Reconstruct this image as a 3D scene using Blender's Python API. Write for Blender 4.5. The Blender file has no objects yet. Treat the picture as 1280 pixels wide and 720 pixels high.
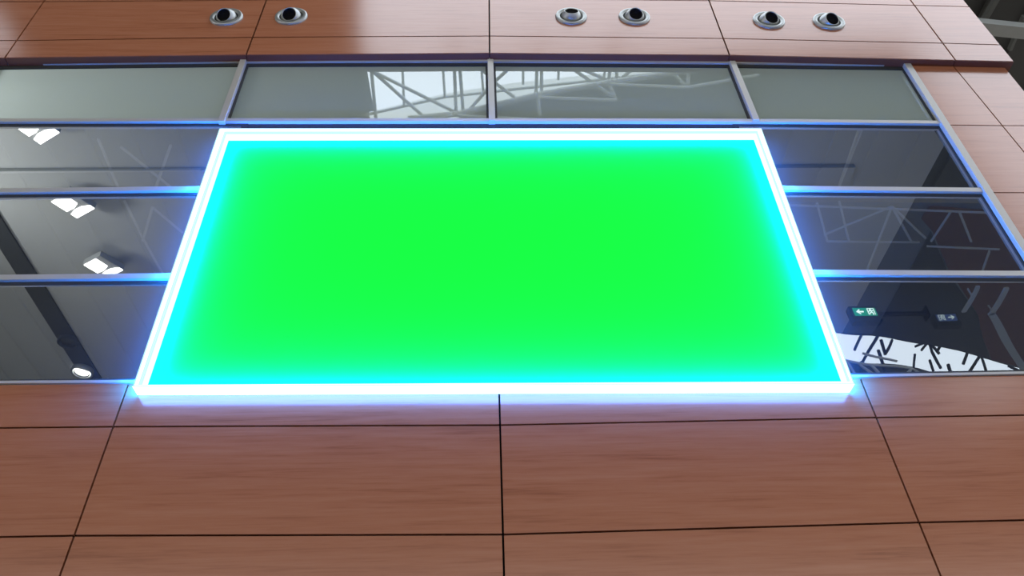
import bpy, bmesh, math, random
from mathutils import Vector, Matrix
random.seed(4)
S = bpy.context.scene
COL = S.collection

# ------------------------------------------------------------------ camera
F_PX = 950.0
PITCH, YAW, ROLL = math.radians(42.02), math.radians(2.44), math.radians(-2.17)
CAM = Vector((-0.07, -4.133, 1.6))
fw = Vector((math.cos(PITCH)*math.sin(YAW), math.cos(PITCH)*math.cos(YAW), math.sin(PITCH)))
r0 = fw.cross(Vector((0, 0, 1))).normalized(); u0 = r0.cross(fw)
rt = math.cos(ROLL)*r0 + math.sin(ROLL)*u0
up = -math.sin(ROLL)*r0 + math.cos(ROLL)*u0
cam = bpy.data.cameras.new('camera'); camo = bpy.data.objects.new('camera', cam); COL.objects.link(camo)
cam.sensor_fit = 'HORIZONTAL'; cam.sensor_width = 36.0; cam.lens = F_PX/1280*36.0
cam.clip_start = 0.05; cam.clip_end = 300
m = Matrix((rt, up, -fw)).transposed().to_4x4(); m.translation = CAM; camo.matrix_world = m
S.camera = camo
S.view_settings.view_transform = 'Standard'; S.view_settings.look = 'None'
S.view_settings.gamma = 1.0; S.view_settings.exposure = 0.0; S.view_settings.use_curve_mapping = False

def ray(x, y): return (fw + rt*((x-640)/F_PX) + up*((360-y)/F_PX))
def at(x, y, Y):                       # measured pixel -> point on the upright plane y = Y
    d = ray(x, y); return CAM + d*((Y-CAM.y)/d.y)
def up_at(x, y, z):                    # measured pixel -> point on the level plane at height z
    d = ray(x, y); return CAM + d*((z-CAM.z)/d.z)
def mir(p): return Vector((p.x, -p.y, p.z))   # what the glass mirrors stands on the near side

# ------------------------------------------------------------------ helpers
def link(name, bm, mat, parent=None, smooth=False, bevel=0.0):
    bmesh.ops.recalc_face_normals(bm, faces=bm.faces[:])
    me = bpy.data.meshes.new(name); bm.to_mesh(me); bm.free()
    if smooth:
        for p in me.polygons: p.use_smooth = True
    for mm in (mat if isinstance(mat, (list, tuple)) else [mat]): me.materials.append(mm)
    o = bpy.data.objects.new(name, me); COL.objects.link(o)
    if parent: o.parent = parent
    if bevel:
        b = o.modifiers.new('bevel', 'BEVEL'); b.width = bevel; b.segments = 2; b.limit_method = 'ANGLE'
    return o
def empty(name, loc=(0, 0, 0), rot=(0, 0, 0)):
    o = bpy.data.objects.new(name, None); COL.objects.link(o); o.location = loc; o.rotation_euler = rot
    o.empty_display_size = .1; return o
def tag(o, label, cat, group=None):
    o['label'] = label; o['category'] = cat
    if group: o['group'] = group
    return o
def struct(o): o['kind'] = 'structure'; return o

def prism(bm, pts, off, mi=0):         # polygon pts extruded by vector off
    off = Vector(off); a = [bm.verts.new(p) for p in pts]; b = [bm.verts.new(Vector(p)+off) for p in pts]
    fs = [bm.faces.new(a), bm.faces.new(b[::-1])]; n = len(a)
    for i in range(n): fs.append(bm.faces.new((a[i], b[i], b[(i+1) % n], a[(i+1) % n])))
    for f in fs: f.material_index = mi
    return fs
def box(bm, lo, hi, mi=0):
    x0, y0, z0 = lo; x1, y1, z1 = hi
    return prism(bm, [(x0, y0, z0), (x1, y0, z0), (x1, y0, z1), (x0, y0, z1)], (0, y1-y0, 0), mi)
def xz(pts, Y): return [Vector((p[0], Y, p[1])) for p in pts]
def tube(bm, a, b, r, n=10, r2=None):
    a, b = Vector(a), Vector(b); d = (b-a).normalized()
    s = d.orthogonal().normalized(); t = d.cross(s); r2 = r if r2 is None else r2
    A = [bm.verts.new(a+(s*math.cos(k*2*math.pi/n)+t*math.sin(k*2*math.pi/n))*r) for k in range(n)]
    B = [bm.verts.new(b+(s*math.cos(k*2*math.pi/n)+t*math.sin(k*2*math.pi/n))*r2) for k in range(n)]
    for k in range(n): bm.faces.new((A[k], A[(k+1) % n], B[(k+1) % n], B[k]))
    bm.faces.new(A[::-1]); bm.faces.new(B)
def polytube(bm, pts, r, n=10):
    for a, b in zip(pts, pts[1:]): tube(bm, a, b, r, n)
def bar(bm, a, b, w, h):               # flat bar, w across, h high
    a, b = Vector(a), Vector(b); d = (b-a).normalized(); z = Vector((0, 0, 1))
    s = d.cross(z).normalized()*w/2; t = s.cross(d).normalized()*h/2
    prism(bm, [a-s-t, a+s-t, a+s+t, a-s+t], b-a)
def lathe(bm, prof, n=40, mi=0):       # profile (radius, distance out along -Y)
    rings = []
    for r, d in prof:
        rings.append([bm.verts.new((r*math.cos(k*2*math.pi/n), -d, r*math.sin(k*2*math.pi/n))) for k in range(n)] if r > 1e-5 else [bm.verts.new((0, -d, 0))])
    for A, B in zip(rings, rings[1:]):
        for k in range(n):
            k2 = (k+1) % n
            if len(A) == 1 and len(B) == 1: continue
            if len(A) == 1: f = bm.faces.new((A[0], B[k], B[k2]))
            elif len(B) == 1: f = bm.faces.new((A[k], A[k2], B[0]))
            else: f = bm.faces.new((A[k], A[k2], B[k2], B[k]))
            f.material_index = mi

# ------------------------------------------------------------------ materials
def nt(name):
    mt = bpy.data.materials.new(name); mt.use_nodes = True
    n = mt.node_tree; n.nodes.clear(); out = n.nodes.new('ShaderNodeOutputMaterial'); return mt, n, out
def N(n, t, **kw):
    o = n.nodes.new(t)
    for k, v in kw.items():
        if k in o.inputs: o.inputs[k].default_value = v
        else: setattr(o, k, v)
    return o
def plain(name, col, rough=.5, metal=0.0, spec=.5, vary=.08, scale=6, coat=0.0):
    mt, n, out = nt(name)
    b = N(n, 'ShaderNodeBsdfPrincipled', Roughness=rough, Metallic=metal)
    b.inputs['Specular IOR Level'].default_value = spec; b.inputs['Coat Weight'].default_value = coat
    tc = N(n, 'ShaderNodeTexCoord'); ns = N(n, 'ShaderNodeTexNoise', Scale=scale, Detail=4.0)
    mr = N(n, 'ShaderNodeMapRange'); mr.inputs['To Min'].default_value = 1-vary; mr.inputs['To Max'].default_value = 1+vary
    mx = N(n, 'ShaderNodeVectorMath', operation='SCALE'); mx.inputs[0].default_value = col[:3]
    n.links.new(tc.outputs['Object'], ns.inputs['Vector']); n.links.new(ns.outputs['Fac'], mr.inputs['Value'])
    n.links.new(mr.outputs[0], mx.inputs['Scale']); n.links.new(mx.outputs[0], b.inputs['Base Color'])
    n.links.new(b.outputs[0], out.inputs[0]); return mt
def glow(name, col, strength):
    mt, n, out = nt(name); e = N(n, 'ShaderNodeEmission', Color=(*col, 1), Strength=strength)
    n.links.new(e.outputs[0], out.inputs[0]); return mt
def wood(name, dark, mid, light, rough=.38, spec=.5):
    mt, n, out = nt(name)
    tc = N(n, 'ShaderNodeTexCoord'); oi = N(n, 'ShaderNodeObjectInfo')
    ad = N(n, 'ShaderNodeVectorMath', operation='MULTIPLY_ADD'); ad.inputs[1].default_value = (1, 1, 1)
    sc = N(n, 'ShaderNodeVectorMath', operation='SCALE'); sc.inputs[0].default_value = (17, 3, 9)
    n.links.new(oi.outputs['Random'], sc.inputs['Scale'])
    n.links.new(tc.outputs['Object'], ad.inputs[0]); n.links.new(sc.outputs[0], ad.inputs[2])
    def streak(sx, sz, det, dist):
        mp = N(n, 'ShaderNodeMapping'); mp.inputs['Scale'].default_value = (sx, 1, sz)
        ns = N(n, 'ShaderNodeTexNoise', Scale=1.0, Detail=det, Roughness=.6, Distortion=dist)
        n.links.new(ad.outputs[0], mp.inputs['Vector']); n.links.new(mp.outputs[0], ns.inputs['Vector']); return ns
    a = streak(.9, 22, 4, .6); b2 = streak(4, 95, 3, .2)
    mx = N(n, 'ShaderNodeMix', data_type='FLOAT'); mx.inputs[0].default_value = .38
    n.links.new(a.outputs['Fac'], mx.inputs[2]); n.links.new(b2.outputs['Fac'], mx.inputs[3])
    cr = N(n, 'ShaderNodeValToRGB'); e = cr.color_ramp.elements
    e[0].position = .30; e[0].color = (*dark, 1); e[1].position = .68; e[1].color = (*light, 1)
    k = cr.color_ramp.elements.new(.46); k.color = (*mid, 1)
    n.links.new(mx.outputs[0], cr.inputs[0])
    b = N(n, 'ShaderNodeBsdfPrincipled', Roughness=rough); b.inputs['Specular IOR Level'].default_value = spec
    n.links.new(cr.outputs[0], b.inputs['Base Color']); n.links.new(b.outputs[0], out.inputs[0]); return mt
def clear_glass(name, tint, refl, frost_halo, through=True, rough=0.0, frost_halo_col=(.6, .7, .72), wave=0.0):
    mt, n, out = nt(name)
    g = N(n, 'ShaderNodeBsdfGlossy', Roughness=rough, Color=(.95, 1, 1, 1))
    if wave:
        tc = N(n, 'ShaderNodeTexCoord'); ns = N(n, 'ShaderNodeTexNoise', Scale=1.1, Detail=1.0)
        bp = N(n, 'ShaderNodeBump', Strength=1.0, Distance=wave)
        n.links.new(tc.outputs['Object'], ns.inputs['Vector']); n.links.new(ns.outputs['Fac'], bp.inputs['Height'])
        n.links.new(bp.outputs[0], g.inputs['Normal'])
    d = N(n, 'ShaderNodeBsdfDiffuse', Color=(*frost_halo_col, 1))  # matt layer: frost on top panes, added elsewhere to catch the sign's halo
    if through: t = N(n, 'ShaderNodeBsdfTransparent', Color=(*tint, 1))
    else: t = N(n, 'ShaderNodeBsdfTranslucent', Color=(*tint, 1))
    m1 = N(n, 'ShaderNodeMixShader'); m1.inputs[0].default_value = frost_halo
    n.links.new(t.outputs[0], m1.inputs[1]); n.links.new(d.outputs[0], m1.inputs[2])
    m2 = N(n, 'ShaderNodeMixShader'); m2.inputs[0].default_value = refl
    n.links.new(m1.outputs[0], m2.inputs[1]); n.links.new(g.outputs[0], m2.inputs[2])
    n.links.new(m2.outputs[0], out.inputs[0]); return mt

WOOD = wood('red_brown_laminate', (.27, .100, .052), (.385, .150, .080), (.43, .185, .108), .18, .85)
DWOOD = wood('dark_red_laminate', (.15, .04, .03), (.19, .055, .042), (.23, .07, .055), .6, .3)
GAP = plain('joint_backing_black', (.006, .004, .004), .9, spec=.1)  # black backing behind the panel joints
EDGE = plain('fascia_edge_brown', (.15, .042, .022), .5)
ALU = plain('brushed_aluminium', (.46, .46, .445), .4, .2, vary=.05)
GASKET = plain('black_rubber_gasket', (.02, .022, .022), .7)
CHROME = plain('satin_steel', (.38, .40, .39), .42, .7, vary=.1, scale=30)
BLACK = plain('matt_black', (.006, .006, .007), .8, spec=.2)
GLASS = clear_glass('tinted_glass', (.60, .63, .62), .20, .05, frost_halo_col=(.24, .29, .34))
GLASSW = clear_glass('tinted_wavy_glass', (.58, .61, .60), .22, .05, frost_halo_col=(.24, .29, .34), wave=.004)
SPAN = clear_glass('frosted_grey_green_glass', (.72, .84, .80), .20, 0.55, through=False, frost_halo_col=(.30, .38, .37))
ROOF = plain('dark_roof_sheet', (.022, .023, .022), .7)
STEEL = plain('grey_painted_steel', (.62, .66, .65), .5)
PALE = glow('self_glowing_skylight_lining', (.85, .94, 1.0), 2.4)  # lining given its own glow in place of light falling on it
FLOOR = plain('grey_stone_floor', (.34, .33, .32), .35)
CEIL = plain('interior_ceiling_grey', (.36, .37, .36), .8, vary=.06, scale=2)
DARKB = plain('charcoal_bulkhead', (.03, .032, .034), .6)
SLOT = plain('dark_recess', (.022, .026, .032), .6)
SKY = glow('daylight_through_skylight', (.86, .94, 1.05), 3.5)
SIGN_W = glow('white_light_tube', (.75, .95, 1.0), 2.2)
SIGN_B = glow('blue_light_edge', (.008, .20, 1.0), 170.0)
SIGN_C = glow('pale_cyan_tube_edge', (.55, .92, 1.0), 1.2)
SIGN_T = glow('blue_top_light_edge', (.05, .2, 1.0), 40.0)
SIGN_U = glow('blue_under_light_edge', (.07, .24, 1.0), 26.0)
SIGN_I = glow('blue_inner_light_edge', (.009, .17, 1.0), 120.0)
LAMP = glow('lamp_white', (1, .98, .95), 9.0)

# green face: lit display that is also an ordinary pale diffusing sheet
mt, n, out = nt('green_display'); GREEN = mt
e = N(n, 'ShaderNodeEmission', Color=(.005, 1, .004, 1), Strength=1.0); d = N(n, 'ShaderNodeBsdfDiffuse', Color=(.008, .04, .072, 1))
ad = N(n, 'ShaderNodeAddShader'); n.links.new(e.outputs[0], ad.inputs[0]); n.links.new(d.outputs[0], ad.inputs[1]); n.links.new(ad.outputs[0], out.inputs[0])

# ------------------------------------------------------------------ grid of the facade (measured lines)
FY = -0.09                              # front face of the projecting fascia
def level(px, Y):                       # height of a measured horizontal line as a function of X
    P = sorted(((at(x, y, Y).x, at(x, y, Y).z) for x, y in px))
    def f(X):
        if X <= P[0][0]: return P[0][1]
        for (a, za), (b, zb) in zip(P, P[1:]):
            if X <= b: return za+(zb-za)*(X-a)/(b-a)
        return P[-1][1]
    return f
def column(px, Y):
    a, b = at(*px[0], Y), at(*px[1], Y)
    return lambda Z: a.x+(b.x-a.x)*(min(max(Z, 2.5), 10.2)-a.z)/(b.z-a.z)
def cross(c, l):
    X = c(6)
    for _ in range(6): X = c(l(X))
    return (X, l(X))
F1 = level([(0, 2.5), (200, 1), (612, -2), (900, 1), (1240, 9)], FY)
F2 = level([(0, 51), (320, 46.5), (612, 45), (900, 48), (1180, 54), (1250, 56)], FY)
F3 = level([(0, 72.5), (320, 68.5), (612, 66.5), (912, 69), (1268, 77)], FY)
F0 = lambda X: F2(X)+1.62
G0 = level([(0, 84), (320, 80.5), (612, 80), (912, 82), (1140, 85)], 0)
T1 = level([(0, 153.5), (278, 153), (615, 153), (944, 153.5), (1175, 156)], 0)
T2 = level([(0, 241.5), (245, 238.5), (983, 238), (1231, 240.5)], 0)
T3 = level([(0, 350), (205, 348), (1025, 343.5), (1280, 345)], 0)
B0 = level([(0, 482), (157, 481), (625, 481), (1075, 474), (1280, 470)], 0)
L1 = level([(0, 536), (143, 535.5), (625, 533.5), (1097, 524), (1280, 520.5)], 0)
L2 = level([(0, 672), (94, 671.5), (629, 670), (1147, 655), (1280, 651)], 0)
L3 = lambda X: L2(X)-.80
cA, cB, cC = (column(p, 0) for p in ([(305, 80), (143, 535)], [(613, 78), (630, 720)], [(914, 80), (1147, 655)]))
cL2 = lambda Z: cA(Z)-2.38
cL3 = lambda Z: cA(Z)-4.78
cM = column([(1132, 84), (1231, 241)], 0)           # right-hand end of the glazing
cS = column([(1194, 89), (1280, 194)], 0)           # seam in the wood to the right
cE = column([(1258, 90), (1280, 117)], 0)           # outer edge
f1, f2, f3, f4, f5, fE = (column(p, FY) for p in ([(56, 0), (6, 72)], [(333, 0), (307, 70)], [(611.5, 0), (612, 67)],
    [(886, 0), (912, 69)], [(1138, 0), (1195, 76)], [(1205, 0), (1268, 77)]))
f0 = lambda Z: f1(Z)-2.4

def panel(c0, c1, l0, l1, Y, th, g=.006):   # panel between two columns and two levels, inset by the joint
    q = [cross(c0, l0), cross(c1, l0), cross(c1, l1), cross(c0, l1)]
    (ax, az), (bx, bz), (cx, cz), (dx, dz) = q
    pts = [(ax+g, az+g), (bx-g, bz+g), (cx-g, cz-g), (dx+g, dz-g)]
    bm = bmesh.new(); prism(bm, xz(pts, Y), (0, th, 0)); return bm

# ------------------------------------------------------------------ wood walls
wl = struct(empty('wall_lower'))
cols = [cL3, cL2, cA, cB, cC, lambda Z: cC(Z)+2.40, lambda Z: cC(Z)+4.6]
for a, b in zip(cols, cols[1:]):
    for lo, hi in ((L1, B0), (L2, L1), (L3, L2)):
        link('cladding_panel', panel(a, b, lo, hi, -.02, .02), WOOD, wl)
bm = bmesh.new(); box(bm, (-7.5, .002, 0), (8.0, .12, B0(0)-.035)); link('backing_wall', bm, GAP, wl)
bm = bmesh.new()
q = [at(x, y, 0) for x, y in ((0, 482), (157, 481), (625, 481), (1075, 474), (1280, 470))]
q = [Vector((-7.2, 0, q[0].z))]+q+[Vector((cM(B0(3))+2.6, 0, q[-1].z))]
for a, b in zip(q, q[1:]):
    prism(bm, [(a.x, -.035, a.z-.006), (b.x, -.035, b.z-.006), (b.x, -.035, b.z+.014), (a.x, -.035, a.z+.014)], (0, .11, 0))
struct(link('trim_1', bm, ALU))        # sill strip on top of the wood

wr = struct(empty('wall_right'))
HR = lambda X: F3(X)+.12
R1 = level([(1177, 158.5), (1280, 159.5)], 0); R2 = level([(1245, 243), (1280, 243.5)], 0)
R3 = lambda X: R2(X)-.95
R4 = lambda X: B0(X)+.02
cM2 = lambda Z: cM(Z)+.05
for a, b in ((cM2, cS), (cS, cE)):
    for lo, hi in ((R1, HR), (R2, R1), (R3, R2), (R4, R3)):
        link('cladding_panel', panel(a, b, lo, hi, -.02, .02), WOOD, wr)
xe = cE(8); bm = bmesh.new(); box(bm, (cM2(6), .002, B0(5)), (xe-.03, .12, 9.2)); link('backing_wall', bm, GAP, wr)
bm = bmesh.new(); box(bm, (xe-.03, .0, 0), (xe-.005, 6.5, 9.2)); link('return_panel', bm, WOOD, wr)

wu = struct(empty('wall_upper'))
fc = [f0, f1, f2, f3, f4, f5, fE]
for a, b in zip(fc, fc[1:]):
    for lo, hi in ((F2, F1), (F3, F2), (F1, F0)):
        link('cladding_panel', panel(a, b, lo, hi, FY, .02, .008), WOOD, wu)
    A, B = cross(a, F3), cross(b, F3)
    bm = bmesh.new(); g = .004
    prism(bm, [(A[0]+g, FY+.004, A[1]-.002), (B[0]-g, FY+.004, B[1]-.002), (B[0]-g, FY+.004, B[1]+.018), (A[0]+g, FY+.004, A[1]+.018)], (0, -FY+.03, 0))
    link('underside_board', bm, EDGE, wu)
xfe = fE(9); bm = bmesh.new(); box(bm, (-7.5, FY+.021, F3(0)+.06), (xfe-.03, .12, F0(0)-.02)); link('backing_wall', bm, GAP, wu)
bm = bmesh.new(); box(bm, (xfe-.028, FY+.022, F3(4)+.03), (xfe-.006, 6.5, F0(0))); link('return_panel', bm, WOOD, wu)

# ------------------------------------------------------------------ curtain wall: mullions, transoms, panes
def colbar(name, c, zlo, zhi, w, mat=ALU, y0=-.045, y1=.05):
    bm = bmesh.new(); a, b = c(zlo), c(zhi)
    prism(bm, [(a-w/2, y0, zlo), (a+w/2, y0, zlo), (b+w/2, y0, zhi), (b-w/2, y0, zhi)], (0, y1-y0, 0))
    return struct(link(name, bm, mat, bevel=.003))
zt = G0(0)
k = 2
for c in (cL2, cA, cB, cC):
    zlo = B0(c(5)) if c in (cL2,) else T1(0)-.03
    colbar('trim_%d' % k, c, zlo, G0(c(8))+.02, .058); k += 1
colbar('trim_%d' % k, cM, B0(cM(5)), G0(cM(8))+.02, .07); k += 1
def rowbar(name, px_l, x0, x1, h, mat=ALU, y0=-.03, y1=.05, drop=0):
    bm = bmesh.new(); n_ = 8; P = [(x0+(x1-x0)*i/n_) for i in range(n_+1)]
    for a, b in zip(P, P[1:]):
        za, zb = px_l(a)-drop, px_l(b)-drop
        prism(bm, [(a, y0, za-h/2), (b, y0, zb-h/2), (b, y0, zb+h/2), (a, y0, za+h/2)], (0, y1-y0, 0))
    return link(name, bm, mat)
xl = -7.2
for l, h in ((G0, .045), ):
    struct(rowbar('trim_%d' % k, lambda X: G0(X)+.05, xl, cM(8), .07, y0=-.02)); k += 1
struct(rowbar('trim_%d' % k, T1, xl, cM(7.3), .045)); k += 1
SGL, SGR = at(161, 493, -.13).x+.10, at(1073, 490, -.13).x-.10
for T in (T2, T3):
    for x0, x1 in ((xl, SGL), (SGR, cM(T(3)))):
        struct(rowbar('trim_%d' % k, T, x0, x1, .05)); k += 1
# each opening: a gasket frame and its pane
def window(idx, c0, c1, l0, l1, mat, yp):
    q = [cross(c0, l0), cross(c1, l0), cross(c1, l1), cross(c0, l1)]
    bm = bmesh.new(); prism(bm, xz(q, yp), (0, .006, 0))
    bm.normal_update(); bmesh.ops.delete(bm, geom=[f for f in bm.faces if abs(f.normal.y) < .5 or f.calc_center_median().y > yp+.003], context='FACES')
    w = struct(link('window_%d' % idx, bm, mat))
    bm = bmesh.new(); g = .05; (ax, az), (bx, bz), (cx, cz), (dx, dz) = q
    inn = [(ax+g, az+g), (bx-g, bz+g), (cx-g, cz-g), (dx+g, dz-g)]
    for i in range(4):
        j = (i+1) % 4; prism(bm, xz([q[i], q[j], inn[j], inn[i]], yp-.016), (0, .014, 0))
    link('gasket', bm, GASKET, w); return w
TT = lambda X: G0(X)+.02
i = 1
for a, b in ((cL3, cL2), (cL2, cA), (cA, cB), (cB, cC), (cC, cM)):
    window(i, a, b, T1, TT, SPAN, .012); i += 1
cSL, cSR = (lambda Z: SGL), (lambda Z: SGR)
for a, b in ((cL2, cSL), (cSR, cM)):
    for lo, hi in ((T2, T1), (T3, T2), (B0, T3)):
        window(i, a, b, lo, hi, GLASSW if (lo is B0 and a is cSR) else GLASS, .012); i += 1
bm = bmesh.new(); box(bm, (SGL-.005, .0, B0(0)-.03), (SGR+.005, .10, T1(0)-.02)); struct(link('wall_behind_sign', bm, GASKET))

# ------------------------------------------------------------------ the illuminated sign
sg = tag(empty('illuminated_sign', at(620, 490, -.02)), 'huge blank green screen with glowing blue-white light frame on the glass front', 'sign')
M0 = Matrix.Translation(-sg.location)
def sl(name, bm, mat, bevel=0):
    bm.transform(M0); return link(name, bm, mat, sg, bevel=bevel)
TY, BY = -.13, -.03
def C3(xp, xq, yq, Y2): return Vector((xp, TY, at(xq, yq, Y2).z))
O = [C3(at(161, 493, TY).x, 163, 494, BY), C3(at(1073, 490, TY).x, 1068, 490.5, BY), C3(at(952.5, 160, TY).x, 952, 159.5, TY), C3(at(273.5, 160, TY).x, 274, 159.5, TY)]
I = [C3(at(188, 477, BY).x, 187, 480.5, TY), C3(at(1049, 475, BY).x, 1050, 476.5, TY), C3(at(942, 177, BY).x, 942, 176.5, BY), C3(at(286, 178, BY).x, 286, 177.5, BY)]
names = ['light_tube']*4
for a in range(4):
    b = (a+1) % 4
    bm = bmesh.new()
    A, B, C_, D_ = O[a].copy(), O[b].copy(), I[b].copy(), I[a].copy()
    fs = prism(bm, [A, B, C_, D_], (0, BY-TY, 0), 1)
    bm.normal_update()
    cen = sum((f.calc_center_median() for f in bm.faces), Vector())/6
    for f in bm.faces:
        c = f.calc_center_median()
        if abs(c.y-TY) < .001: f.material_index = 0
        elif (c-(C_+D_)/2).length < (c-(A+B)/2).length and abs(c.y-BY) > .001: f.material_index = 2
    # bevelled white nose
    ed = [e_ for e_ in bm.edges if all(abs(v.co.y-TY) < .001 for v in e_.verts)]
    keep = []; wd = abs((A.x+B.x-C_.x-D_.x)/2) if a in (1, 3) else abs((A.z+B.z-C_.z-D_.z)/2)
    for e_ in ed:
        mid = (e_.verts[0].co+e_.verts[1].co)/2
        if (mid-(A+B)/2).length < .02 or (mid-(C_+D_)/2).length < .02: keep.append(e_)
    bmesh.ops.bevel(bm, geom=keep, offset=wd*.26, segments=3, profile=.5, affect='EDGES', material=3)
    sl('light_tube', bm, [SIGN_W, {0: SIGN_U, 2: SIGN_T}.get(a, SIGN_B), SIGN_I, SIGN_C])
bm = bmesh.new(); SY = -.045
prism(bm, [Vector((p.x, SY, p.z)) for p in I], (0, .02, 0)); sl('display_face', bm, GREEN)
bm = bmesh.new()
e4 = [Vector((p.x+(.03 if p.x < 0 else -.03), -.0305, p.z+(.03 if p.z < 6 else -.03))) for p in O]
prism(bm, e4, (0, .0305, 0)); sl('back_box', bm, BLACK)

# ------------------------------------------------------------------ air nozzles in the fascia
def make_nozzle():
    r = empty('air_nozzle')
    bm = bmesh.new()
    lathe(bm, [(.118, 0), (.118, .012), (.124, .020), (.136, .024), (.152, .026), (.162, .022), (.167, .012), (.168, 0)])
    link('flange', bm, CHROME, r, True)
    bm = bmesh.new(); lathe(bm, [(.1185, .001), (.1185, .014), (.108, .010), (.1, .001), (0, .0005)]); link('inner_ring', bm, GASKET, r, True)
    bm = bmesh.new()
    R_ = .108; pr = []
    for j in range(19):
        a = math.pi/2*0.98-(math.pi/2*0.98-math.asin(.078/R_))*j/18
        pr.append((R_*math.sin(a), R_*math.cos(a)))
    pr += [(.077, pr[-1][1]+.005), (.071, pr[-1][1]+.004), (.069, pr[-1][1]-.01)]
    lathe(bm, pr); ball = link('nozzle_ball', bm, CHROME, r, True)
    ball.location = (0, .012, 0)
    bm = bmesh.new(); d0 = pr[-1][1]
    lathe(bm, [(.0705, d0+.010), (.067, d0+.002), (.058, d0-.02), (.03, d0-.035), (0, d0-.04)])
    for s in range(-3, 4):
        w_ = math.sqrt(max(.065**2-(s*.015)**2, 0)); box(bm, (-w_, -d0+.0, s*.015-.0015), (w_, -d0+.006, s*.015+.0015))
    link('outlet_grille', bm, BLACK, ball, False)
    return r
def copy_tree(o, parent=None):
    c = o.copy(); COL.objects.link(c); c.parent = parent
    for ch in list(o.children): copy_tree(ch, c)
    return c
nz = make_nozzle()
spots = [(283, 21.5, -30, -8, 'round steel air nozzle farthest left, swivelled slightly to the left'),
         (364, 20.5, -30, -6, 'steel air nozzle with black outlet, right one of the leftmost pair'),
         (714, 20.5, 7, 0, 'steel air nozzle tipped upward with its bright ball showing below the outlet'),
         (793, 21, -24, 4, 'steel air nozzle with black outlet right of the tipped-up one'),
         (961, 25.5, -24, 8, 'steel air nozzle just right of the fascia joint, left one of the right pair'),
         (1036, 27, -24, 10, 'round steel air nozzle farthest right on the pale glossy fascia')]
for j, (x, y, tilt, yaw, lab) in enumerate(spots):
    o = nz if j == 0 else copy_tree(nz)
    p = at(x, y, FY-.008); o.location = (p.x, FY-.0003, p.z); tag(o, lab, 'air vent', 'air nozzles along the upper wood fascia')
    b = [c for c in o.children if c.name.startswith('nozzle_ball')][0]
    b.rotation_euler = (math.radians(-tilt), 0, math.radians(yaw))

# ------------------------------------------------------------------ room behind the glass
CZ = G0(0)-.03
bm = bmesh.new(); box(bm, (-8.6, .06, CZ), (5.06, 7.0, CZ+.12)); struct(link('ceiling_shop', bm, CEIL))
bm = bmesh.new(); box(bm, (-8.6, 7.0, 3.5), (5.06, 7.1, CZ)); struct(link('wall_shop_back', bm, CEIL))
bm = bmesh.new(); box(bm, (5.02, .13, 3.5), (5.08, 7.0, CZ)); struct(link('wall_shop_right', bm, DARKB))
bm = bmesh.new(); box(bm, (-8.7, .13, 3.5), (-8.6, 7.0, CZ)); struct(link('wall_shop_left', bm, CEIL))
bm = bmesh.new()
ya, yb = up_at(120, 213, CZ-.05).y, up_at(120, 232, CZ-.05).y
box(bm, (-8.5, ya, CZ-.06), (cM(6), yb, CZ-.001))
struct(link('trim_20', bm, CEIL))      # shallow bulkhead along the ceiling edge
# dark recessed track with downlights
def on_ceiling(px, z, h, mat, name, parent=None):
    bm = bmesh.new(); prism(bm, [up_at(x, y, z) for x, y in px], (0, 0, h)); return link(name, bm, mat, parent)
z = CZ-.03
tr = tag(empty('ceiling_track', up_at(80, 420, z)), 'dark ceiling channel running back behind the lower left glass', 'ceiling track')
o = on_ceiling([(-42, 245), (-17, 245), (58, 363), (150, 512), (128, 512), (33, 363)], z, .028, SLOT, 'channel'); o.parent = tr; o.matrix_parent_inverse = Matrix.Translation(-tr.location)
def downlight(px, R_, lit, lab):
    p = up_at(px[0], px[1], z-.03); r = empty('downlight', p)
    mat_flip = Matrix.Rotation(math.radians(90), 4, 'X')   # -Y outwards becomes downwards
    def L(nm, prof, mt_, smooth=True):
        bm = bmesh.new(); lathe(bm, prof, 32); bm.transform(Matrix.Rotation(math.radians(90), 4, 'X')); return link(nm, bm, mt_, r, smooth)
    L('trim_ring', [(R_*.80, -.028), (R_*.82, .03), (R_*.9, .045), (R_, .035), (R_*1.0, -.028)], CHROME if lit else SLOT)
    L('lamp', [(0, .012), (R_*.55, .010), (R_*.79, -.01)], LAMP if lit else DARKB)
    if lit: L('baffle', [(R_*.62, .030), (R_*.70, .034), (R_*.70, .026), (R_*.62, .024)], DARKB)
    return tag(r, lab, 'downlight')
downlight((103, 464), .15, True, 'round lit downlight at the near end of the dark ceiling channel')
downlight((85, 427), .13, False, 'unlit round downlight in the dark channel above the lit one')
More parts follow.
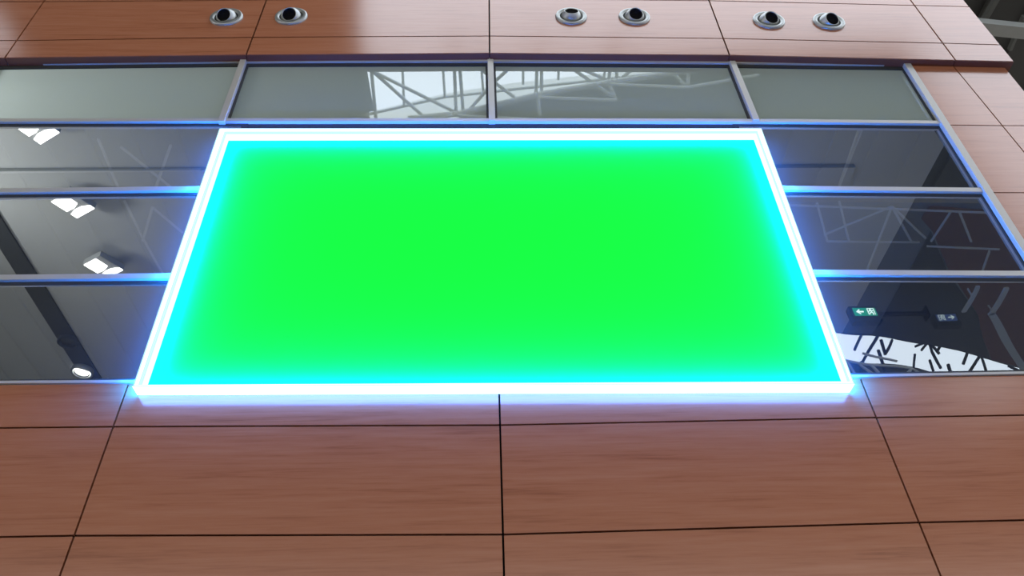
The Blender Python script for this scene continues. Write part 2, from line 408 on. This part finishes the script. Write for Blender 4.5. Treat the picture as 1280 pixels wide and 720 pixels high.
# floodlights
def floodlight(px, lab, s=1.12, crop=True):
    p = up_at(px[0], px[1], CZ-.20); r = empty('floodlight', p)
    def L(nm, f, mt_, bev=0):
        bm = bmesh.new(); f(bm); bm.transform(Matrix.Scale(s, 4)); return link(nm, bm, mt_, r, bevel=bev)
    T = Matrix.Rotation(math.radians(-30), 4, 'Z') @ Matrix.Rotation(math.radians(6), 4, 'X')
    def head(bm): box(bm, (-.135, -.15, 0), (.135, .15, .07)); bm.transform(T)
    def lens(bm): prism(bm, [Vector((-.125, -.14, -.008)), Vector((.06, -.14, -.008)), Vector((.055, .01, -.008)), Vector((-.03, .035, -.008)), Vector((-.125, .03, -.008))], (0, 0, .01)); bm.transform(T)
    def lens2(bm): prism(bm, [Vector((-.125, .075, -.008)), Vector((-.04, .055, -.008)), Vector((.05, .06, -.008)), Vector((.13, .095, -.008)), Vector((.13, .145, -.008)), Vector((-.125, .145, -.008))], (0, 0, .01)); bm.transform(T)
    def yoke(bm):
        tube(bm, (0, 0, .03), (0, 0, .195/s), .012)
    L('housing', head, CEIL, .006); L('lens', lens, LAMP); L('reflector', lens2, LAMP); L('mounting_arm', yoke, CEIL)
    return tag(r, lab, 'floodlight', 'floodlights on the ceiling behind the left glass')
floodlight((44, 160), 'small floodlight shining just under the frosted top left pane')
floodlight((91, 256), 'brightest floodlight just below the second left crossbar')
floodlight((129, 334), 'floodlight just above the third left crossbar, nearest the green screen')

# emergency exit sign, and an added dim one for its ghost reflection
def exit_sign(px, w, dim, lab):
    p = mir(up_at(px[0], px[1], CZ-w*.43/2-.036)) if dim else at(px[0], px[1], 2.5); r = empty('exit_sign', p); h = w*.43
    if dim: r.rotation_euler = (0, 0, math.pi)
    else:
        bm = bmesh.new(); box(bm, (w/2+.03, .02, -.02), (5.019-p.x, .06, .02)); box(bm, (5.006-p.x, -.02, -.07), (5.019-p.x, .10, .07)); link('wall_bracket', bm, BLACK, r)
    bm = bmesh.new(); box(bm, (-w/2-.035, 0, -h/2-.08), (w/2+.035, .09, h/2+.034)); link('housing', bm, BLACK, r, bevel=.006)
    bm = bmesh.new(); box(bm, (-w/2, -.006, -h/2), (w/2, 0, h/2)); link('green_face', bm, glow('exit_green', (.0, .62, .36) if not dim else (.05, .10, .30), .8 if not dim else 1.2), r)
    wh = glow('exit_white', (.85, 1, .97), 2.2 if not dim else 1.6)
    bm = bmesh.new(); s = h/2; cx = -w*.22
    prism(bm, [Vector((cx+s*a, -.009, s*b)) for a, b in ((-.8, 0), (-.1, .62), (.12, .62), (-.22, .17), (.75, .17), (.75, -.17), (-.22, -.17), (.12, -.62), (-.1, -.62))], (0, .003, 0))
    link('arrow', bm, wh, r)
    bm = bmesh.new(); cx = w*.25
    def st(*q, t=.16):
        for (a, b), (c_, d_) in zip(q, q[1:]): tube(bm, (cx+s*a, -.007, s*b), (cx+s*c_, -.007, s*d_), s*t*.6, 6)
    st((-.55, -.8), (-.55, .8), (.75, .8), (.75, -.8), t=.12)
    st((.05, .3), (.15, -.15), (-.2, -.35), (-.35, -.7)); st((.15, -.15), (.4, -.4), (.35, -.8)); st((.05, .3), (-.3, .15), (-.38, -.05)); st((.05, .3), (.4, .1), (.5, .3))
    bmesh.ops.create_uvsphere(bm, u_segments=10, v_segments=6, radius=s*.16, matrix=Matrix.Translation((cx+s*.02, -.007, s*.55)))
    link('running_figure', bm, wh, r)
    return tag(r, lab, 'exit sign')
exit_sign((1081, 390), .265, False, 'green lit exit sign with white left arrow behind the lower right glass')
exit_sign((1184, 394), .27, True, 'dim bluish stand-in for the ghost reflection right of the green exit sign')

# dark and red-brown bulkheads under the ceiling, right
# lower ceiling on the near side of the hall, mirrored in the right-hand panes
mz = struct(empty('ceiling_right'))
def hall_plate(px, z, h, mat, name):
    bm = bmesh.new(); prism(bm, [mir(up_at(x, y, z)) for x, y in px], (0, 0, h)); return link(name, bm, mat, mz)
arc = [(1330, 478), (1300, 468), (1280, 461), (1240, 449), (1200, 438), (1170, 430), (1135, 424), (1090, 416), (1057, 413), (1000, 408)]
hall_plate([(940, 250), (1236, 252), (1272, 310)]+arc, CZ, .2, plain('grey_soffit', (.26, .26, .245), .7), 'soffit_board')
hall_plate([(1165, 288), (1127, 357), (1092, 417), (1135, 424.5), (1170, 431), (1200, 439), (1238, 449), (1222, 395), (1188, 345)], CZ-.02, .018, DARKB, 'charcoal_board')
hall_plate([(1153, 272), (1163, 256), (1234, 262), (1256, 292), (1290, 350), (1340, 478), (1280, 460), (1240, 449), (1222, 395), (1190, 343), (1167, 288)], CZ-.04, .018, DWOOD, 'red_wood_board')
zb = CZ-.2
def B2(x0, y0, x1, y1, w_, name):
    bm = bmesh.new(); bar(bm, mir(up_at(x0, y0, zb)), mir(up_at(x1, y1, zb)), w_, .03); link(name, bm, STEEL, mz)
B2(1237, 392, 1280, 462, .09, 'strut'); B2(1237, 394, 1258, 358, .07, 'strut'); B2(1204, 388, 1221, 356, .05, 'strut')
for q_ in ((1240, 392), (1278, 458), (1214, 370)):
    bm = bmesh.new(); t_ = mir(up_at(*q_, zb)); tube(bm, t_, t_+Vector((0, 0, .2)), .012); link('fixing_rod', bm, STEEL, mz)

# ------------------------------------------------------------------ hall: floor, roof, skylight, trusses
bm = bmesh.new(); box(bm, (-40, -40, -.1), (40, 30, 0)); struct(link('floor', bm, FLOOR))
RZ = 15.8
ce = struct(empty('ceiling'))
# roof sheet in bays round the skylight opening
sky_px = [(452, -330), (452, 60), (459, 89), (468, 140), (556, 119), (640, 106), (760, 93), (870, 84), (1010, 72), (1120, 66), (1140, 84), (1180, 152), (1240, 238), (1302, 330), (1700, 330), (1800, -330)]  # right-hand bay added to throw sheen on the right wall
sky = [mir(up_at(x, y, RZ-.10)) for x, y in sky_px]
bm = bmesh.new(); box(bm, (-40, -34, RZ), (40, 30, RZ+.2))
for k_ in range(-39, 40, 1): box(bm, (k_-.04, -34, RZ-.08), (k_+.04, 30, RZ))
link('roof_sheet', bm, ROOF, ce)
bm = bmesh.new(); prism(bm, sky, (0, 0, .06)); link('skylight_and_added_bays', bm, SKY, ce)
bm = bmesh.new(); prism(bm, [mir(up_at(x, y, RZ-.10)) for x, y in ((-300, 30), (14, 36), (18, 72), (-300, 80))], (0, 0, .06)); link('skylight_and_added_bays', bm, SKY, ce)  # added glowing patch, put in for the pale sheen at the fascia's left end
# pale lining band along the lower edge of the skylight
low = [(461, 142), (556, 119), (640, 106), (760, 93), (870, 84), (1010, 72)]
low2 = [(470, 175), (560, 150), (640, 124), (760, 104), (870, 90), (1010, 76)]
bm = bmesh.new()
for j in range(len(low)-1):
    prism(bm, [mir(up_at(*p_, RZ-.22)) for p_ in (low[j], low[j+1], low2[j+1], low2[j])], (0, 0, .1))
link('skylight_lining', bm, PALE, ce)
def V(x, y, z_): return mir(up_at(x, y, z_))
bm = bmesh.new()
for x0, y0, x1, y1 in ((502, 60, 505, 131), (552, 60, 556, 119), (600, 60, 604, 113), (654, 60, 654, 104), (699, 60, 698, 98), (760, 60, 755, 95)):
    tube(bm, V(x0, y0, RZ-.3), V(x1, y1, RZ-.3), .028)
tube(bm, V(455, 143, RZ-.28), V(556, 120, RZ-.28), .03); tube(bm, V(556, 120, RZ-.28), V(870, 85, RZ-.28), .03)
link('glazing_bar', bm, STEEL, ce)
zt1 = RZ-1.0
DSTEEL = plain('dimmed_grey_steel', (.34, .36, .35), .6)  # darker copy of the steel, dims these trusses in the glass
def truss(segs, r, z_, name='roof_truss', mat=STEEL):
    bm = bmesh.new()
    for s in segs: tube(bm, V(s[0], s[1], z_), V(s[2], s[3], z_+(s[4] if len(s) > 4 else 0)), r)
    return link(name, bm, mat, ce)
truss([(510, 147, 572, 141), (572, 141, 673, 117), (673, 117, 765, 101), (765, 101, 855, 88), (855, 88, 960, 78)], .06, zt1)       # main chord
truss([(572, 143, 700, 150), (673, 120, 770, 124), (765, 104, 860, 108), (572, 141, 540, 150), (860, 108, 950, 92)], .03, zt1-.1)
truss([(464, 86, 470, 150), (466, 88, 530, 145), (466, 88, 571, 140), (567, 60, 570, 141), (573, 60, 579, 140),
       (583, 140, 616, 103), (616, 103, 645, 76), (590, 78, 616, 96), (616, 100, 648, 124),
       (672, 60, 670, 116), (677, 60, 677, 118), (715, 84, 764, 118), (728, 85, 764, 101), (764, 60, 761, 103), (771, 60, 771, 103),
       (771, 101, 800, 78), (838, 86, 857, 106), (862, 80, 860, 104), (672, 118, 675, 143), (762, 104, 770, 124)], .036, zt1+.3)
# faint trusses farther off, mirrored in the dark panes
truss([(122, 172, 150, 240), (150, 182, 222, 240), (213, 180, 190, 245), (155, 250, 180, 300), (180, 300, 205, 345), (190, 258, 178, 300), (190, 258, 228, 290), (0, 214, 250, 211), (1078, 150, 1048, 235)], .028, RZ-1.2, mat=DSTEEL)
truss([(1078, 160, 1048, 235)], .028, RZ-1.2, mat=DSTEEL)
truss([(975, 254, 1235, 264), (1116, 256, 1030, 292), (1116, 256, 1085, 335), (1116, 256, 1158, 296), (1116, 256, 1140, 300), (1035, 300, 1150, 301), (1050, 250, 1062, 300), (1035, 300, 1022, 252),
       (1190, 262, 1165, 300), (1200, 262, 1215, 300), (1160, 306, 1250, 310), (1238, 312, 1228, 340)], .014, CZ-.08, mat=STEEL)
# far glazed gable of the hall with its arched edge
GY = 12.0
def G(x, y, dy=0): return mir(at(x, y, GY-dy))
top = [(1040, 411), (1057, 413), (1090, 416), (1135, 424), (1170, 430), (1200, 438), (1240, 449), (1280, 461), (1300, 468)]
bm = bmesh.new(); prism(bm, [G(*p_) for p_ in top]+[G(1300, 500), G(1040, 500)], (0, -.1, 0)); link('gable_glazing', bm, SKY, ce)
bm = bmesh.new()
for a, b in zip(top, top[1:]): tube(bm, G(*a, .2), G(*b, .2), .05)
for s in ((1097, 420, 1080, 456), (1080, 452, 1078, 480), (1101, 424, 1106, 440), (1114, 424, 1106, 442), (1099, 436, 1112, 480), (1163, 426, 1145, 432), (1163, 426, 1154, 437),
          (1163, 426, 1177, 443), (1163, 426, 1168, 440), (1168, 440, 1180, 460), (1166, 450, 1176, 480), (1178, 432, 1174, 440), (1210, 440, 1204, 456),
          (1226, 446, 1236, 480), (1224, 446, 1208, 470), (1145, 442, 1140, 480), (1188, 456, 1196, 480), (1080, 418, 1072, 436), (1260, 458, 1280, 468)):
    tube(bm, G(s[0], s[1], .5), G(s[2], s[3], .5), .035)
link('gable_truss', bm, BLACK, ce)
bm = bmesh.new()
prism(bm, [G(*p_, .25) for p_ in ((1040, 452), (1075, 453), (1110, 455), (1150, 461), (1180, 468), (1190, 500), (1040, 500))], (0, -.05, 0)); link('gable_roof', bm, ROOF, ce)
bm = bmesh.new()
for s in ((1040, 448, 1078, 454), (1078, 454, 1140, 462), (1078, 456, 1100, 472), (1140, 462, 1125, 475), (1140, 462, 1160, 472), (1092, 456, 1110, 478), (1060, 452, 1075, 475), (1082, 440, 1120, 452)):
    tube(bm, G(s[0], s[1], .7), G(s[2], s[3], .7), .035)
link('gable_brace', bm, STEEL, ce)
# beams seen directly at the upper right corner
bm = bmesh.new()
a, b = up_at(1215, 32, RZ-.7), up_at(1330, 44, RZ-.7); bar(bm, a, b, .24, .2)
link('roof_beam', bm, plain('grey_beam_steel', (.22, .235, .23), .6), ce)
bm = bmesh.new()
bar(bm, up_at(1250, -10, RZ-.3), up_at(1226, 32, RZ-.3), .10, .1); bar(bm, up_at(1280, 20, RZ-.3), up_at(1262, 62, RZ-.3), .06, .1)
link('roof_purlin', bm, plain('dark_steel', (.07, .075, .072), .6), ce)

# ------------------------------------------------------------------ light
w = bpy.data.worlds.new('hall_daylight'); S.world = w; w.use_nodes = True
w.node_tree.nodes['Background'].inputs[0].default_value = (1, .95, .87, 1); w.node_tree.nodes['Background'].inputs[1].default_value = 1.65
def area(name, loc, target, size, sy, power, col=(1, 1, 1)):
    l = bpy.data.lights.new(name, 'AREA'); l.shape = 'RECTANGLE'; l.size = size; l.size_y = sy; l.energy = power; l.color = col
    o = bpy.data.objects.new(name, l); COL.objects.link(o); o.location = loc
    o.rotation_euler = (Vector(target)-Vector(loc)).to_track_quat('-Z', 'Y').to_euler(); return o
area('added_ceiling_fill', (-6, 2.6, 4.0), (-6, 2.0, 8), 3, 3, 70, (1, .97, .9))  # unseen fill lamps added to brighten the shop ceiling
area('added_ceiling_fill', (2.5, 2.2, 3.6), (2.5, 2.0, 8), 3, 3, 85, (1, .96, .86))
area('added_pane_fill', (-6.8, 1.1, CZ-1.3), (-3.9, .0, CZ-.5), .8, .5, 110)  # unseen lamp added to brighten the frosted panes at the left
S.cycles.use_denoising = True
S.cycles.max_bounces = 8; S.cycles.transparent_max_bounces = 12
S.cycles.sample_clamp_indirect = 6
